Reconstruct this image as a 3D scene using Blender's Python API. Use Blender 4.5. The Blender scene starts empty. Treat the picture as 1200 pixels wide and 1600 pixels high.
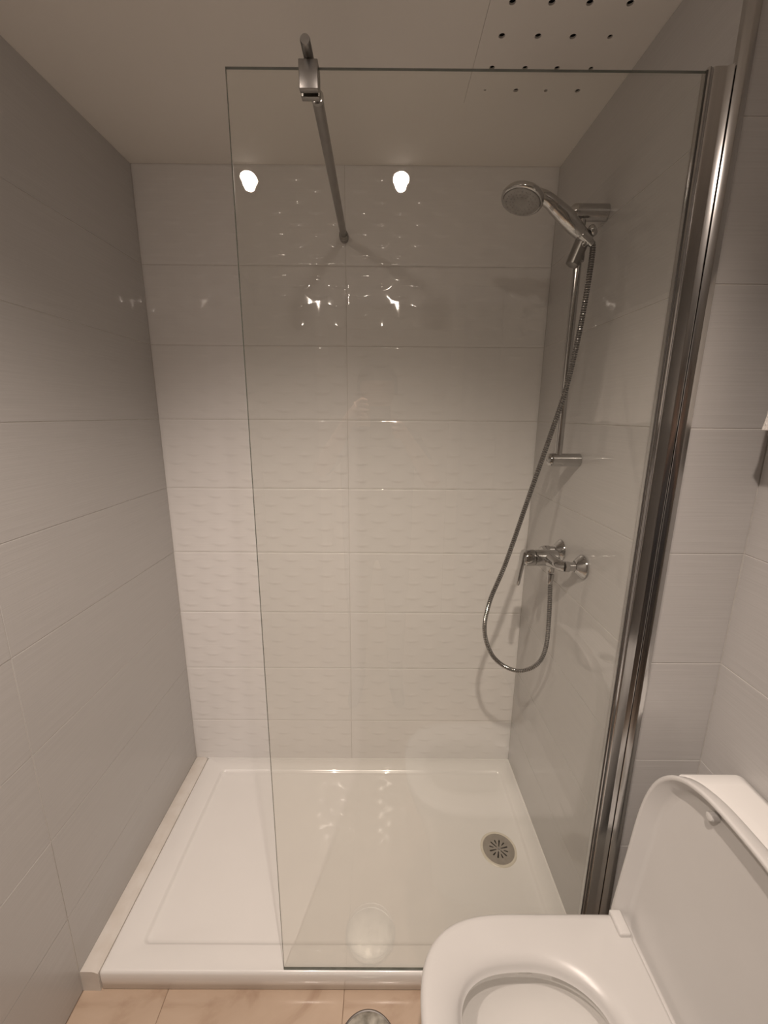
import bpy, bmesh, math, random
from mathutils import Vector, Matrix

random.seed(7)
S = bpy.context.scene
COL = S.collection
R = math.radians

# ------------------------------------------------------------------ camera, world, exposure
CAM_H = 1.53
FOCAL_PX = 657.3
PITCH, YAW, ROLL = R(13.1165), R(0.129), R(0.3985)
fw = Vector((math.sin(YAW) * math.cos(PITCH), math.cos(YAW) * math.cos(PITCH), -math.sin(PITCH)))
rt = Vector((math.cos(YAW), -math.sin(YAW), 0))
up = rt.cross(fw)
rt2 = rt * math.cos(ROLL) + up * math.sin(ROLL)
up2 = -rt * math.sin(ROLL) + up * math.cos(ROLL)
cam_data = bpy.data.cameras.new('camera')
cam_data.sensor_fit = 'VERTICAL'
cam_data.sensor_height = 24.0
cam_data.lens = 24.0 * FOCAL_PX / 1600.0
cam_data.clip_start = 0.01
cam = bpy.data.objects.new('camera', cam_data)
COL.objects.link(cam)
m = Matrix((rt2, up2, -fw)).transposed().to_4x4()
m.translation = (0, 0, CAM_H)
cam.matrix_world = m
S.camera = cam

world = bpy.data.worlds.new('world')
S.world = world
world.use_nodes = True
world.node_tree.nodes['Background'].inputs[0].default_value = (0, 0, 0, 1)

S.view_settings.view_transform = 'Standard'
S.view_settings.look = 'None'
S.view_settings.gamma = 1.0
S.view_settings.use_curve_mapping = False
S.view_settings.exposure = -0.20
S.cycles.max_bounces = 12
S.cycles.diffuse_bounces = 6
S.cycles.glossy_bounces = 6
S.cycles.transparent_max_bounces = 16

LAMP_POWER = 70.0          # radiant watts of each ceiling spot (spread over the whole sphere)
LAMP_COLOR = (1.0, 0.845, 0.735)
LAMP_CONE = R(102)
LAMP_TILT = R(22)           # both spots are swivelled towards the back wall
LENS_EMIT = 225.0

# ------------------------------------------------------------------ dimensions (metres, floor = 0)
XL, XR, XRF, XW = -0.8056, 0.553, 0.5625, 0.7363       # left wall, shower side wall, wall behind the toilet
YB, YF, YR = 1.544, 0.815, -1.15          # back wall, end of the shower side wall, wall behind the camera
CEIL = 2.296
ROWS = [0.007 + 0.25 * k for k in range(9)]   # horizontal tile joints
TRAY_Z, TRAY_Y, TRAY_X = 0.064, 0.82, -0.757
GLASS_Y = 0.83

# ------------------------------------------------------------------ materials
def nodes_of(mat):
    mat.use_nodes = True
    return mat.node_tree.nodes, mat.node_tree.links

def principled(name, color, rough=0.4, metal=0.0, coat=0.0, coat_rough=0.05, spec=0.5):
    mt = bpy.data.materials.new(name)
    n, l = nodes_of(mt)
    b = n['Principled BSDF']
    b.inputs['Base Color'].default_value = (*color, 1)
    b.inputs['Roughness'].default_value = rough
    b.inputs['Metallic'].default_value = metal
    b.inputs['Coat Weight'].default_value = coat
    b.inputs['Coat Roughness'].default_value = coat_rough
    b.inputs['Specular IOR Level'].default_value = spec
    return mt, n, l, b

def add_noise_color(n, l, b, c0, c1, scale, coords='Object', detail=4, vec_scale=None):
    tc = n.new('ShaderNodeTexCoord')
    nz = n.new('ShaderNodeTexNoise')
    nz.inputs['Scale'].default_value = scale
    nz.inputs['Detail'].default_value = detail
    if vec_scale:
        mp = n.new('ShaderNodeMapping')
        mp.inputs['Scale'].default_value = vec_scale
        l.new(tc.outputs[coords], mp.inputs['Vector'])
        l.new(mp.outputs['Vector'], nz.inputs['Vector'])
    else:
        l.new(tc.outputs[coords], nz.inputs['Vector'])
    rp = n.new('ShaderNodeValToRGB')
    rp.color_ramp.elements[0].color = (*c0, 1)
    rp.color_ramp.elements[1].color = (*c1, 1)
    rp.color_ramp.elements[0].position = 0.3
    rp.color_ramp.elements[1].position = 0.7
    l.new(nz.outputs['Fac'], rp.inputs['Fac'])
    l.new(rp.outputs['Color'], b.inputs['Base Color'])
    return nz, rp

def add_bump(n, l, b, height, strength, dist):
    bp = n.new('ShaderNodeBump')
    bp.inputs['Strength'].default_value = strength
    bp.inputs['Distance'].default_value = dist
    l.new(height, bp.inputs['Height'])
    l.new(bp.outputs['Normal'], b.inputs['Normal'])
    return bp

# wall tiles: glazed, very fine brushed lines along the tile
def tile_glaze(name, lo, hi):
    mt, n, l, b = principled(name, lo, 0.42, coat=0.55, coat_rough=0.05)
    tc = n.new('ShaderNodeTexCoord')
    mp = n.new('ShaderNodeMapping')
    mp.inputs['Scale'].default_value = (5, 5, 330)
    l.new(tc.outputs['Object'], mp.inputs['Vector'])
    nz = n.new('ShaderNodeTexNoise')
    nz.inputs['Scale'].default_value = 1.0
    nz.inputs['Detail'].default_value = 3
    l.new(mp.outputs['Vector'], nz.inputs['Vector'])
    add_bump(n, l, b, nz.outputs['Fac'], 0.25, 0.0010)
    rp = n.new('ShaderNodeValToRGB')
    rp.color_ramp.elements[0].color = (*lo, 1)
    rp.color_ramp.elements[1].color = (*hi, 1)
    rp.color_ramp.elements[0].position = 0.3
    rp.color_ramp.elements[1].position = 0.7
    l.new(nz.outputs['Fac'], rp.inputs['Fac'])
    l.new(rp.outputs['Color'], b.inputs['Base Color'])
    return mt
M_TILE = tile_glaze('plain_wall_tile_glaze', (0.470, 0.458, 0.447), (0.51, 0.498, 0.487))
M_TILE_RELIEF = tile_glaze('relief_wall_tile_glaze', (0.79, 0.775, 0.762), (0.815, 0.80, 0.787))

M_GROUT, n, l, b = principled('wall_grout', (0.60, 0.57, 0.53), 0.9)
add_noise_color(n, l, b, (0.60, 0.58, 0.55), (0.68, 0.66, 0.63), 60)

M_CEIL, n, l, b = principled('ceiling_paint', (0.74, 0.72, 0.68), 0.85)
nz, rp = add_noise_color(n, l, b, (0.82, 0.79, 0.745), (0.85, 0.82, 0.775), 3)
nb = n.new('ShaderNodeTexNoise')
nb.inputs['Scale'].default_value = 160
add_bump(n, l, b, nb.outputs['Fac'], 0.12, 0.002)

M_PANEL, n, l, b = principled('panel_paint', (0.75, 0.73, 0.69), 0.6)
add_noise_color(n, l, b, (0.82, 0.79, 0.745), (0.84, 0.81, 0.765), 8)

M_FLOOR, n, l, b = principled('beige_floor_tile', (0.62, 0.46, 0.33), 0.3, coat=0.7, coat_rough=0.06)
tc = n.new('ShaderNodeTexCoord')
n1 = n.new('ShaderNodeTexNoise'); n1.inputs['Scale'].default_value = 6; n1.inputs['Detail'].default_value = 8
n1.inputs['Distortion'].default_value = 1.2
l.new(tc.outputs['Object'], n1.inputs['Vector'])
rp = n.new('ShaderNodeValToRGB')
e = rp.color_ramp.elements
e[0].position = 0.30; e[0].color = (0.38, 0.26, 0.18, 1)
e[1].position = 0.62; e[1].color = (0.565, 0.44, 0.335, 1)
x = rp.color_ramp.elements.new(0.47); x.color = (0.53, 0.405, 0.305, 1)
l.new(n1.outputs['Fac'], rp.inputs['Fac'])
l.new(rp.outputs['Color'], b.inputs['Base Color'])
M_FGROUT, n, l, b = principled('floor_grout', (0.30, 0.22, 0.16), 0.9)
add_noise_color(n, l, b, (0.26, 0.19, 0.14), (0.36, 0.27, 0.2), 40)

M_TRAY, n, l, b = principled('white_acrylic', (0.83, 0.82, 0.80), 0.22, coat=0.6, coat_rough=0.04)
add_noise_color(n, l, b, (0.82, 0.81, 0.79), (0.845, 0.835, 0.815), 4)
M_CERAMIC, n, l, b = principled('white_ceramic', (0.84, 0.83, 0.81), 0.16, coat=0.7, coat_rough=0.03)
add_noise_color(n, l, b, (0.835, 0.825, 0.805), (0.85, 0.84, 0.82), 5)
M_PLASTIC, n, l, b = principled('white_plastic', (0.80, 0.79, 0.77), 0.3)
add_noise_color(n, l, b, (0.605, 0.595, 0.58), (0.625, 0.615, 0.60), 6)
M_LEDGE, n, l, b = principled('ledge_filler', (0.72, 0.68, 0.63), 0.6)
add_noise_color(n, l, b, (0.66, 0.61, 0.55), (0.76, 0.73, 0.69), 14)

M_CHROME, n, l, b = principled('chrome', (0.5, 0.5, 0.5), 0.10, 1.0)
nz, rp = add_noise_color(n, l, b, (0.50, 0.495, 0.49), (0.56, 0.555, 0.55), 30)
M_STEEL, n, l, b = principled('satin_metal', (0.42, 0.40, 0.38), 0.32, 1.0)
add_noise_color(n, l, b, (0.28, 0.27, 0.26), (0.34, 0.33, 0.32), 25)
M_CAP, n, l, b = principled('worn_chrome_cap', (0.7, 0.68, 0.62), 0.2, 1.0)
nz, rp = add_noise_color(n, l, b, (0.30, 0.29, 0.25), (0.78, 0.76, 0.70), 45, detail=8)
l.new(nz.outputs['Fac'], b.inputs['Roughness'])
M_ALU, n, l, b = principled('polished_aluminium', (0.62, 0.61, 0.60), 0.17, 1.0)
nz, rp = add_noise_color(n, l, b, (0.50, 0.495, 0.49), (0.54, 0.535, 0.53), 1.0, vec_scale=(200, 200, 2))
M_TRIM, n, l, b = principled('trim_metal', (0.36, 0.34, 0.32), 0.35, 1.0)
add_noise_color(n, l, b, (0.34, 0.32, 0.30), (0.39, 0.37, 0.35), 30)
M_DRAIN, n, l, b = principled('drain_steel', (0.42, 0.39, 0.35), 0.45, 0.6)
add_noise_color(n, l, b, (0.38, 0.35, 0.31), (0.46, 0.43, 0.39), 50)
M_DRAINRIM, n, l, b = principled('drain_rim', (0.72, 0.68, 0.58), 0.35)
add_noise_color(n, l, b, (0.68, 0.64, 0.54), (0.75, 0.71, 0.62), 30)
M_DARK, n, l, b = principled('cavity_shade', (0.012, 0.010, 0.009), 0.8)  # near-black colour stands in for shade inside the openings
add_noise_color(n, l, b, (0.010, 0.008, 0.007), (0.015, 0.012, 0.010), 20)
M_SEAL_GAP, n, l, b = principled('seal_and_gap_shade', (0.05, 0.045, 0.04), 0.6)
add_noise_color(n, l, b, (0.045, 0.04, 0.035), (0.06, 0.055, 0.05), 20)
M_GROOVE_SHADE, n, l, b = principled('hose_groove_shade', (0.12, 0.115, 0.11), 0.45, 0.5)
add_noise_color(n, l, b, (0.10, 0.095, 0.09), (0.13, 0.125, 0.12), 40)
M_NOZZLE, n, l, b = principled('spray_face_plastic', (0.30, 0.29, 0.28), 0.35)
add_noise_color(n, l, b, (0.27, 0.26, 0.25), (0.34, 0.33, 0.32), 60)
M_TOWEL, n, l, b = principled('white_terry_towel', (0.80, 0.77, 0.73), 0.95)
nz, rp = add_noise_color(n, l, b, (0.74, 0.71, 0.67), (0.83, 0.80, 0.76), 350)
add_bump(n, l, b, nz.outputs['Fac'], 0.8, 0.003)
M_WATER, n, l, b = principled('toilet_water', (0.62, 0.61, 0.58), 0.03)
add_noise_color(n, l, b, (0.60, 0.59, 0.56), (0.64, 0.63, 0.60), 6)
M_DOOR, n, l, b = principled('door_paint', (0.70, 0.67, 0.62), 0.4)
add_noise_color(n, l, b, (0.68, 0.65, 0.60), (0.72, 0.69, 0.64), 4)
M_SKIN, n, l, b = principled('skin', (0.55, 0.36, 0.26), 0.5)
add_noise_color(n, l, b, (0.52, 0.33, 0.24), (0.58, 0.39, 0.29), 25)
M_SHIRT, n, l, b = principled('dark_shirt_cloth', (0.10, 0.10, 0.11), 0.9)
add_noise_color(n, l, b, (0.09, 0.09, 0.10), (0.12, 0.12, 0.13), 120)
M_TROUSERS, n, l, b = principled('dark_trouser_cloth', (0.07, 0.075, 0.09), 0.9)
add_noise_color(n, l, b, (0.06, 0.065, 0.08), (0.085, 0.09, 0.105), 120)
M_HAIR, n, l, b = principled('dark_hair', (0.05, 0.035, 0.025), 0.6)
add_noise_color(n, l, b, (0.04, 0.03, 0.02), (0.07, 0.05, 0.035), 80)
M_PHONE, n, l, b = principled('phone_glass', (0.02, 0.02, 0.022), 0.15)
add_noise_color(n, l, b, (0.018, 0.018, 0.02), (0.024, 0.024, 0.026), 10)

# glass: both faces of the pane are modelled; each one reflects by Fresnel and lets tinted light through
M_GLASS = bpy.data.materials.new('clear_glass')
n, l = nodes_of(M_GLASS)
n.remove(n['Principled BSDF'])
lw = n.new('ShaderNodeLayerWeight'); lw.inputs['Blend'].default_value = 0.5
pw = n.new('ShaderNodeMath'); pw.operation = 'POWER'; pw.inputs[1].default_value = 5.0
l.new(lw.outputs['Facing'], pw.inputs[0])
ml = n.new('ShaderNodeMath'); ml.operation = 'MULTIPLY_ADD'; ml.inputs[1].default_value = 0.955; ml.inputs[2].default_value = 0.045
l.new(pw.outputs[0], ml.inputs[0])
tr = n.new('ShaderNodeBsdfTransparent'); tr.inputs['Color'].default_value = (0.984, 0.986, 0.972, 1)
gl = n.new('ShaderNodeBsdfGlossy'); gl.inputs['Roughness'].default_value = 0.0
gl.inputs['Color'].default_value = (1, 1, 1, 1)
mx = n.new('ShaderNodeMixShader')
l.new(ml.outputs[0], mx.inputs['Fac']); l.new(tr.outputs[0], mx.inputs[1]); l.new(gl.outputs[0], mx.inputs[2])
l.new(mx.outputs[0], n['Material Output'].inputs['Surface'])
M_GEDGE, n, l, b = principled('cut_glass_edge', (0.10, 0.115, 0.10), 0.25)
add_noise_color(n, l, b, (0.08, 0.095, 0.08), (0.13, 0.145, 0.13), 30)

M_LENS = bpy.data.materials.new('lamp_lens')
n, l = nodes_of(M_LENS)
n.remove(n['Principled BSDF'])
em = n.new('ShaderNodeEmission')
em.inputs['Color'].default_value = (*LAMP_COLOR, 1)
em.inputs['Strength'].default_value = LENS_EMIT
l.new(em.outputs[0], n['Material Output'].inputs['Surface'])

# ------------------------------------------------------------------ mesh helpers
class MB:
    def __init__(self):
        self.v, self.f, self.mi = [], [], []
    def add(self, vs, fs, mi=0):
        o = len(self.v)
        self.v += [tuple(p) for p in vs]
        self.f += [tuple(i + o for i in f) for f in fs]
        self.mi += [mi] * len(fs)
        return self
    def box(self, x0, x1, y0, y1, z0, z1, mi=0):
        vs = [(x, y, z) for z in (z0, z1) for y in (y0, y1) for x in (x0, x1)]
        fs = [(0, 2, 3, 1), (4, 5, 7, 6), (0, 1, 5, 4), (2, 6, 7, 3), (0, 4, 6, 2), (1, 3, 7, 5)]
        return self.add(vs, fs, mi)
    def loft(self, rings, cap0=True, cap1=True, closed=True, mi=0):
        k = len(rings[0]); vs = []; fs = []
        for r in rings: vs += r
        for a in range(len(rings) - 1):
            for i in range(k if closed else k - 1):
                j = (i + 1) % k
                fs.append((a * k + i, a * k + j, (a + 1) * k + j, (a + 1) * k + i))
        if cap0: fs.append(tuple(range(k - 1, -1, -1)))
        if cap1: fs.append(tuple(range((len(rings) - 1) * k, len(rings) * k)))
        return self.add(vs, fs, mi)
    def lathe(self, prof, axis=(0, 0, 1), origin=(0, 0, 0), seg=32, cap0=True, cap1=True, mi=0):
        ax = Vector(axis).normalized()
        u = ax.orthogonal().normalized(); w = ax.cross(u)
        o = Vector(origin)
        rings = []
        for r, h in prof:
            rings.append([tuple(o + ax * h + (u * math.cos(2 * math.pi * i / seg) + w * math.sin(2 * math.pi * i / seg)) * r) for i in range(seg)])
        return self.loft(rings, cap0, cap1, mi=mi)
    def tube(self, pts, radii, seg=16, cap=True, squash=None, mi=0):
        pts = [Vector(p) for p in pts]
        if not isinstance(radii, (list, tuple)): radii = [radii] * len(pts)
        t0 = (pts[1] - pts[0]).normalized()
        u = t0.orthogonal().normalized()
        rings = []
        for i, p in enumerate(pts):
            a = pts[max(i - 1, 0)]; c = pts[min(i + 1, len(pts) - 1)]
            t = (c - a).normalized()
            u = (u - t * u.dot(t)).normalized()
            w = t.cross(u)
            rings.append([tuple(p + (u * math.cos(2 * math.pi * k / seg) + w * math.sin(2 * math.pi * k / seg)) * radii[i]) for k in range(seg)])
        return self.loft(rings, cap, cap, mi=mi)
    def build(self, name, mat, parent=None, smooth=35, bevel=0.0):
        me = bpy.data.meshes.new(name)
        me.from_pydata(self.v, [], self.f)
        bm = bmesh.new(); bm.from_mesh(me)
        bmesh.ops.recalc_face_normals(bm, faces=bm.faces)
        if bevel > 0:
            es = [ed for ed in bm.edges if len(ed.link_faces) == 2 and ed.calc_face_angle(0) > R(30)]
            bmesh.ops.bevel(bm, geom=es, offset=bevel, segments=3, profile=0.5, affect='EDGES', clamp_overlap=True)
        bm.to_mesh(me); bm.free()
        mats = mat if isinstance(mat, (list, tuple)) else [mat]
        for mm in mats: me.materials.append(mm)
        if len(mats) > 1 and bevel == 0:
            for p, i in zip(me.polygons, self.mi): p.material_index = i
        if smooth:
            me.shade_smooth(); me.set_sharp_from_angle(angle=R(smooth))
        return link(name, me, parent)

def link(name, me, parent=None):
    o = bpy.data.objects.new(name, me)
    COL.objects.link(o)
    if parent is not None: o.parent = parent
    return o

def tag(o, label=None, cat=None, group=None, kind=None):
    if label: o['label'] = label
    if cat: o['category'] = cat
    if group: o['group'] = group
    if kind: o['kind'] = kind
    return o

def thing(name, label, cat, loc=(0, 0, 0), group=None):
    o = bpy.data.objects.new(name, None)
    o.empty_display_size = 0.05
    o.location = loc
    COL.objects.link(o)
    return tag(o, label, cat, group)

def rel(o, root):
    """parent o (built in world coordinates) to root without moving it"""
    o.parent = root
    o.matrix_parent_inverse = Matrix.Translation(-Vector(root.location))
    return o

def spline(pts, n):
    """Catmull-Rom through pts, resampled at n evenly spaced points"""
    P = [Vector(p) for p in pts]
    P = [P[0] * 2 - P[1]] + P + [P[-1] * 2 - P[-2]]
    dense = []
    for i in range(1, len(P) - 2):
        for k in range(40):
            t = k / 40
            a, b_, c, d = P[i - 1], P[i], P[i + 1], P[i + 2]
            dense.append(0.5 * ((2 * b_) + (c - a) * t + (2 * a - 5 * b_ + 4 * c - d) * t * t + (3 * b_ - a - 3 * c + d) * t ** 3))
    dense.append(P[-2])
    L = [0]
    for i in range(1, len(dense)): L.append(L[-1] + (dense[i] - dense[i - 1]).length)
    out = []; j = 0
    for k in range(n):
        s = L[-1] * k / (n - 1)
        while j < len(L) - 2 and L[j + 1] < s: j += 1
        d = L[j + 1] - L[j]
        t = (s - L[j]) / d if d > 1e-9 else 0
        out.append(dense[j].lerp(dense[j + 1], min(max(t, 0), 1)))
    return out, L[-1]

# ------------------------------------------------------------------ structure: walls with single tiles
JOINT = 0.0018
def flat_tile_mesh(w, h):
    """a glazed tile, front face at y=0, slightly chamfered edge; x 0..w, z 0..h"""
    g, c, d = JOINT / 2, 0.0006, 0.004
    mb = MB()
    def rect(i, y): return [(g + i, y, g + i), (w - g - i, y, g + i), (w - g - i, y, h - g - i), (g + i, y, h - g - i)]
    mb.loft([rect(0, d), rect(0, c), rect(c, 0)], True, True)
    return mb

def relief(x, z, amp):
    """low scale-shaped ripples in a staggered lattice (height toward the room)"""
    DX, DZ = 0.1345, 0.0625
    hsum = 0.0
    for off in (0, 1):
        fx = (x / DX + 0.5 * off); fz = (z / DZ + 0.5 * off)
        ix = math.floor(fx + 0.5); iz0 = math.floor(fz)
        u = (fx - ix) * DX
        for iz in (iz0 - 2, iz0 - 1, iz0, iz0 + 1):
            v = (fz - iz) * DZ
            s = v - 0.0040 * (u / 0.024) ** 2
            k = math.exp(-(u / 0.025) ** 2)
            if s >= 0: hsum += k * math.exp(-(s / 0.028))
            else: hsum += k * math.exp(-((s / 0.0055) ** 2))
    return amp * hsum

def relief_tile_mesh(w, h, x0, z0, amp=0.0019):
    g, d = JOINT / 2, 0.004
    nx = max(4, int(w / 0.0075)); nz_ = max(4, int(h / 0.0026))
    mb = MB(); vs = []; fs = []
    for j in range(nz_ + 1):
        z = g + (h - 2 * g) * j / nz_
        for i in range(nx + 1):
            xx = g + (w - 2 * g) * i / nx
            e = min(xx - g, w - g - xx, z - g, h - g - z)
            k = min(1.0, e / 0.006)
            y = -relief(xx + x0, z + z0, amp) * k
            if e < 1e-6: y = 0.0007
            vs.append((xx, y, z))
    for j in range(nz_):
        for i in range(nx):
            a = j * (nx + 1) + i
            fs.append((a, a + 1, a + nx + 2, a + nx + 1))
    # edge skirt
    per = [i for i in range(nx + 1)] + [j * (nx + 1) + nx for j in range(1, nz_ + 1)] + \
          [nz_ * (nx + 1) + i for i in range(nx - 1, -1, -1)] + [j * (nx + 1) for j in range(nz_ - 1, 0, -1)]
    o = len(vs)
    vs += [(vs[p][0], d, vs[p][2]) for p in per]
    for a in range(len(per)):
        c = (a + 1) % len(per)
        fs.append((per[a], o + a, o + c, per[c]))
    mb.add(vs, fs)
    return mb

MESHES = {}
def tiled_wall(name, slab, origin, u, n_in, cols, rows, reliefs=False):
    """slab: box extents of the wall body behind the tiles; origin: corner of the tile plane;
    u: direction along the wall; n_in: direction into the wall"""
    wall = MB().box(*slab).build(name, M_GROUT, None, smooth=0)
    tag(wall, kind='structure')
    u = Vector(u); n_in = Vector(n_in)
    for (a0, a1) in cols:
        for (z0, z1) in rows:
            w, h = a1 - a0, z1 - z0
            zoff = round((z0 - 0.007) % 0.25, 4)
            key = (round(w, 4), round(h, 4), reliefs, zoff if reliefs else 0)
            if key not in MESHES:
                mb = relief_tile_mesh(w, h, 0.02, zoff) if reliefs else flat_tile_mesh(w, h)
                o = mb.build('tile', M_TILE_RELIEF if reliefs else M_TILE, wall, smooth=40 if not reliefs else 60)
                MESHES[key] = o.data
            else:
                o = link('tile', MESHES[key], wall)
            p = Vector(origin) + u * a0 + Vector((0, 0, z0))
            mt = Matrix((u, n_in, Vector((0, 0, 1)))).transposed()
            tilt = Matrix.Rotation(R(random.uniform(-0.06, 0.06)), 3, 'X') @ Matrix.Rotation(R(random.uniform(-0.04, 0.04)), 3, 'Z')
            mt = (mt @ tilt).to_4x4()
            mt.translation = p
            o.matrix_world = mt
    return wall

zs = [0.0] + ROWS[1:] + [CEIL]
rows_full = [(zs[i], zs[i + 1]) for i in range(len(zs) - 1)]
rows_shower = [(max(a, TRAY_Z - 0.004), b_) for a, b_ in rows_full]
BACKJ = -0.129
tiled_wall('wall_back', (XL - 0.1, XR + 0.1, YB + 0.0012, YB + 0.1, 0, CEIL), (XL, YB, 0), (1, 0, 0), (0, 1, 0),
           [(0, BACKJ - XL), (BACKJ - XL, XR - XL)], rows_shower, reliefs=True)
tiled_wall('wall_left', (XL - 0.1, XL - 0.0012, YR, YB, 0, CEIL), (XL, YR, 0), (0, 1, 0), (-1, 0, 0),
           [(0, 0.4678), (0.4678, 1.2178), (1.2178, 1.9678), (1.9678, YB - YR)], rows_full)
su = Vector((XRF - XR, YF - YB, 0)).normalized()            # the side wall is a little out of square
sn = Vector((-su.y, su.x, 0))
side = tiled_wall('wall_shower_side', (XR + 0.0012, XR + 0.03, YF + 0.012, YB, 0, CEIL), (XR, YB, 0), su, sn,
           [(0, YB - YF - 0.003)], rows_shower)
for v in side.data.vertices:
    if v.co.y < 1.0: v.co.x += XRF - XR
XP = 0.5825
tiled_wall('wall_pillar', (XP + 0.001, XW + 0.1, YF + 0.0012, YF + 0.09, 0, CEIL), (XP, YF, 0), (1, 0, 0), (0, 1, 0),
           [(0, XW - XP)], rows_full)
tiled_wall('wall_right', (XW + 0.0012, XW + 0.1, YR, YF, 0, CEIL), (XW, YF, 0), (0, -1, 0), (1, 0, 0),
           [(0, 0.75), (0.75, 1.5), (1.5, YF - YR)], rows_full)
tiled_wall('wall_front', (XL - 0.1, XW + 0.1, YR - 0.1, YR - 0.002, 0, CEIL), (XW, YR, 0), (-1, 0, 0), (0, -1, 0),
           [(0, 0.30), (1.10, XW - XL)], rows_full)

# door in the wall behind the camera
door = MB().box(XW - 1.09, XW - 0.31, YR - 0.05, YR + 0.012, 0, 2.04).build('door_1', M_DOOR, None, bevel=0.003)
tag(door, kind='structure')
fr = MB()
for x0, x1, z0, z1 in ((-1.16, -1.085, 0, 2.11), (-0.315, -0.24, 0, 2.11), (-1.085, -0.315, 2.04, 2.11)):
    fr.box(XW + x0, XW + x1, YR - 0.01, YR + 0.028, z0, z1)
fr.build('door_frame', M_DOOR, door, bevel=0.003)
MB().tube([(XW - 1.03, YR + 0.012, 1.02), (XW - 1.03, YR + 0.06, 1.02), (XW - 0.92, YR + 0.062, 1.02)], 0.008).build('door_handle', M_CHROME, door)

# corner trim at the end of the shower side wall
trim = MB()
prof = [(0.5616, 0.827), (0.5616, 0.8172), (0.5620, 0.8166), (0.5708, 0.8107), (0.5718, 0.8104), (0.5810, 0.8104), (0.5820, 0.8114), (0.5820, 0.827)]
trim.loft([[(px, py, z) for px, py in prof] for z in (0.066, CEIL)])
tag(trim.build('trim_1', M_ALU, None, smooth=20), kind='structure')

# ceiling with the opening of the ventilation panel
PX0, PX1, PY0, PY1 = 0.197, 0.520, 0.956, 1.268
c = MB()
T = 0.06
c.box(XL - 0.1, PX0, YR - 0.1, YB + 0.1, CEIL, CEIL + T)
c.box(PX1, XW + 0.1, YR - 0.1, YB + 0.1, CEIL, CEIL + T)
c.box(PX0, PX1, YR - 0.1, PY0, CEIL, CEIL + T)
c.box(PX0, PX1, PY1, YB + 0.1, CEIL, CEIL + T)
tag(c.build('ceiling', M_CEIL, None, smooth=0), kind='structure')

# floor with its tiles
fl = MB().box(XL - 0.1, XW + 0.1, YR - 0.1, YB + 0.1, -0.08, -0.0015).build('floor', M_FGROUT, None, smooth=0)
tag(fl, kind='structure')
fx = [XL, -0.576, -0.097, 0.382, XW]
fy = [YR, -0.58, -0.10, 0.38, 0.86]
for i in range(len(fx) - 1):
    for j in range(len(fy) - 1):
        g, ch = 0.0009, 0.0008
        w, h = fx[i + 1] - fx[i], fy[j + 1] - fy[j]
        def rect(k, z): return [(g + k, g + k, z), (w - g - k, g + k, z), (w - g - k, h - g - k, z), (g + k, h - g - k, z)]
        t = MB().loft([rect(0, -0.006), rect(0, -ch), rect(ch, 0)]).build('floor_tile', M_FLOOR, fl)
        t.location = (fx[i], fy[j], 0)

# ------------------------------------------------------------------ shower tray
def rrect(x0, x1, y0, y1, r, z, k=6, sub=8):
    """rounded rectangle as a ring, counter-clockwise, with points along the straight runs"""
    pts = []
    cs = [(x1 - r, y1 - r, 0), (x0 + r, y1 - r, 90), (x0 + r, y0 + r, 180), (x1 - r, y0 + r, 270)]
    for ci, (cx, cy, a0) in enumerate(cs):
        arc = [(cx + r * math.cos(R(a0 + 90 * i / k)), cy + r * math.sin(R(a0 + 90 * i / k))) for i in range(k + 1)]
        nx_, ny_, na = cs[(ci + 1) % 4]
        nxt = (nx_ + r * math.cos(R(na)), ny_ + r * math.sin(R(na)))
        pts += arc
        for s in range(1, sub):
            t = s / sub
            pts.append((arc[-1][0] * (1 - t) + nxt[0] * t, arc[-1][1] * (1 - t) + nxt[1] * t))
    return [(px, py, z) for px, py in pts]

DRX, DRY, DRR = 0.413, 1.169, 0.0585
tray = thing('shower_tray', 'low white rectangular shower tray with a recessed floor along the back wall', 'shower tray', (0, 1.18, 0))
X0, X1, Y0, Y1 = TRAY_X, XR - 0.001, TRAY_Y, YB - 0.001
IX0, IX1, IY0, IY1 = -0.676, 0.507, 0.884, 1.485
rings = [rrect(X0 + 0.002, X1, Y0 + 0.004, Y1, 0.004, 0.0005), rrect(X0, X1, Y0, Y1, 0.006, 0.004),
         rrect(X0, X1, Y0, Y1, 0.006, TRAY_Z - 0.008), rrect(X0 + 0.0012, X1 - 0.0005, Y0 + 0.002, Y1 - 0.0005, 0.006, TRAY_Z - 0.0035),
         rrect(X0 + 0.004, X1 - 0.001, Y0 + 0.006, Y1 - 0.001, 0.006, TRAY_Z - 0.0006), rrect(X0 + 0.008, X1 - 0.002, Y0 + 0.012, Y1 - 0.002, 0.008, TRAY_Z),
         rrect(IX0 - 0.004, IX1 + 0.004, IY0 - 0.004, IY1 + 0.004, 0.022, TRAY_Z), rrect(IX0, IX1, IY0, IY1, 0.02, TRAY_Z - 0.0015),
         rrect(IX0 + 0.004, IX1 - 0.004, IY0 + 0.004, IY1 - 0.004, 0.018, TRAY_Z - 0.007),
         rrect(IX0 + 0.009, IX1 - 0.009, IY0 + 0.009, IY1 - 0.009, 0.016, TRAY_Z - 0.0105),
         rrect(IX0 + 0.018, IX1 - 0.018, IY0 + 0.018, IY1 - 0.018, 0.014, TRAY_Z - 0.012)]
last = rings[-1]
ZD = TRAY_Z - 0.019
circ = []
for (px, py, pz) in last:
    a = math.atan2(py - DRY, px - DRX)
    circ.append((DRX + DRR * math.cos(a), DRY + DRR * math.sin(a), ZD))
for t in (0.35, 0.7, 0.9, 1.0):
    rings.append([tuple(p[i] * (1 - t) + q[i] * t for i in range(3)) for p, q in zip(last, circ)])
mb = MB().loft(rings, True, False)
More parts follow.
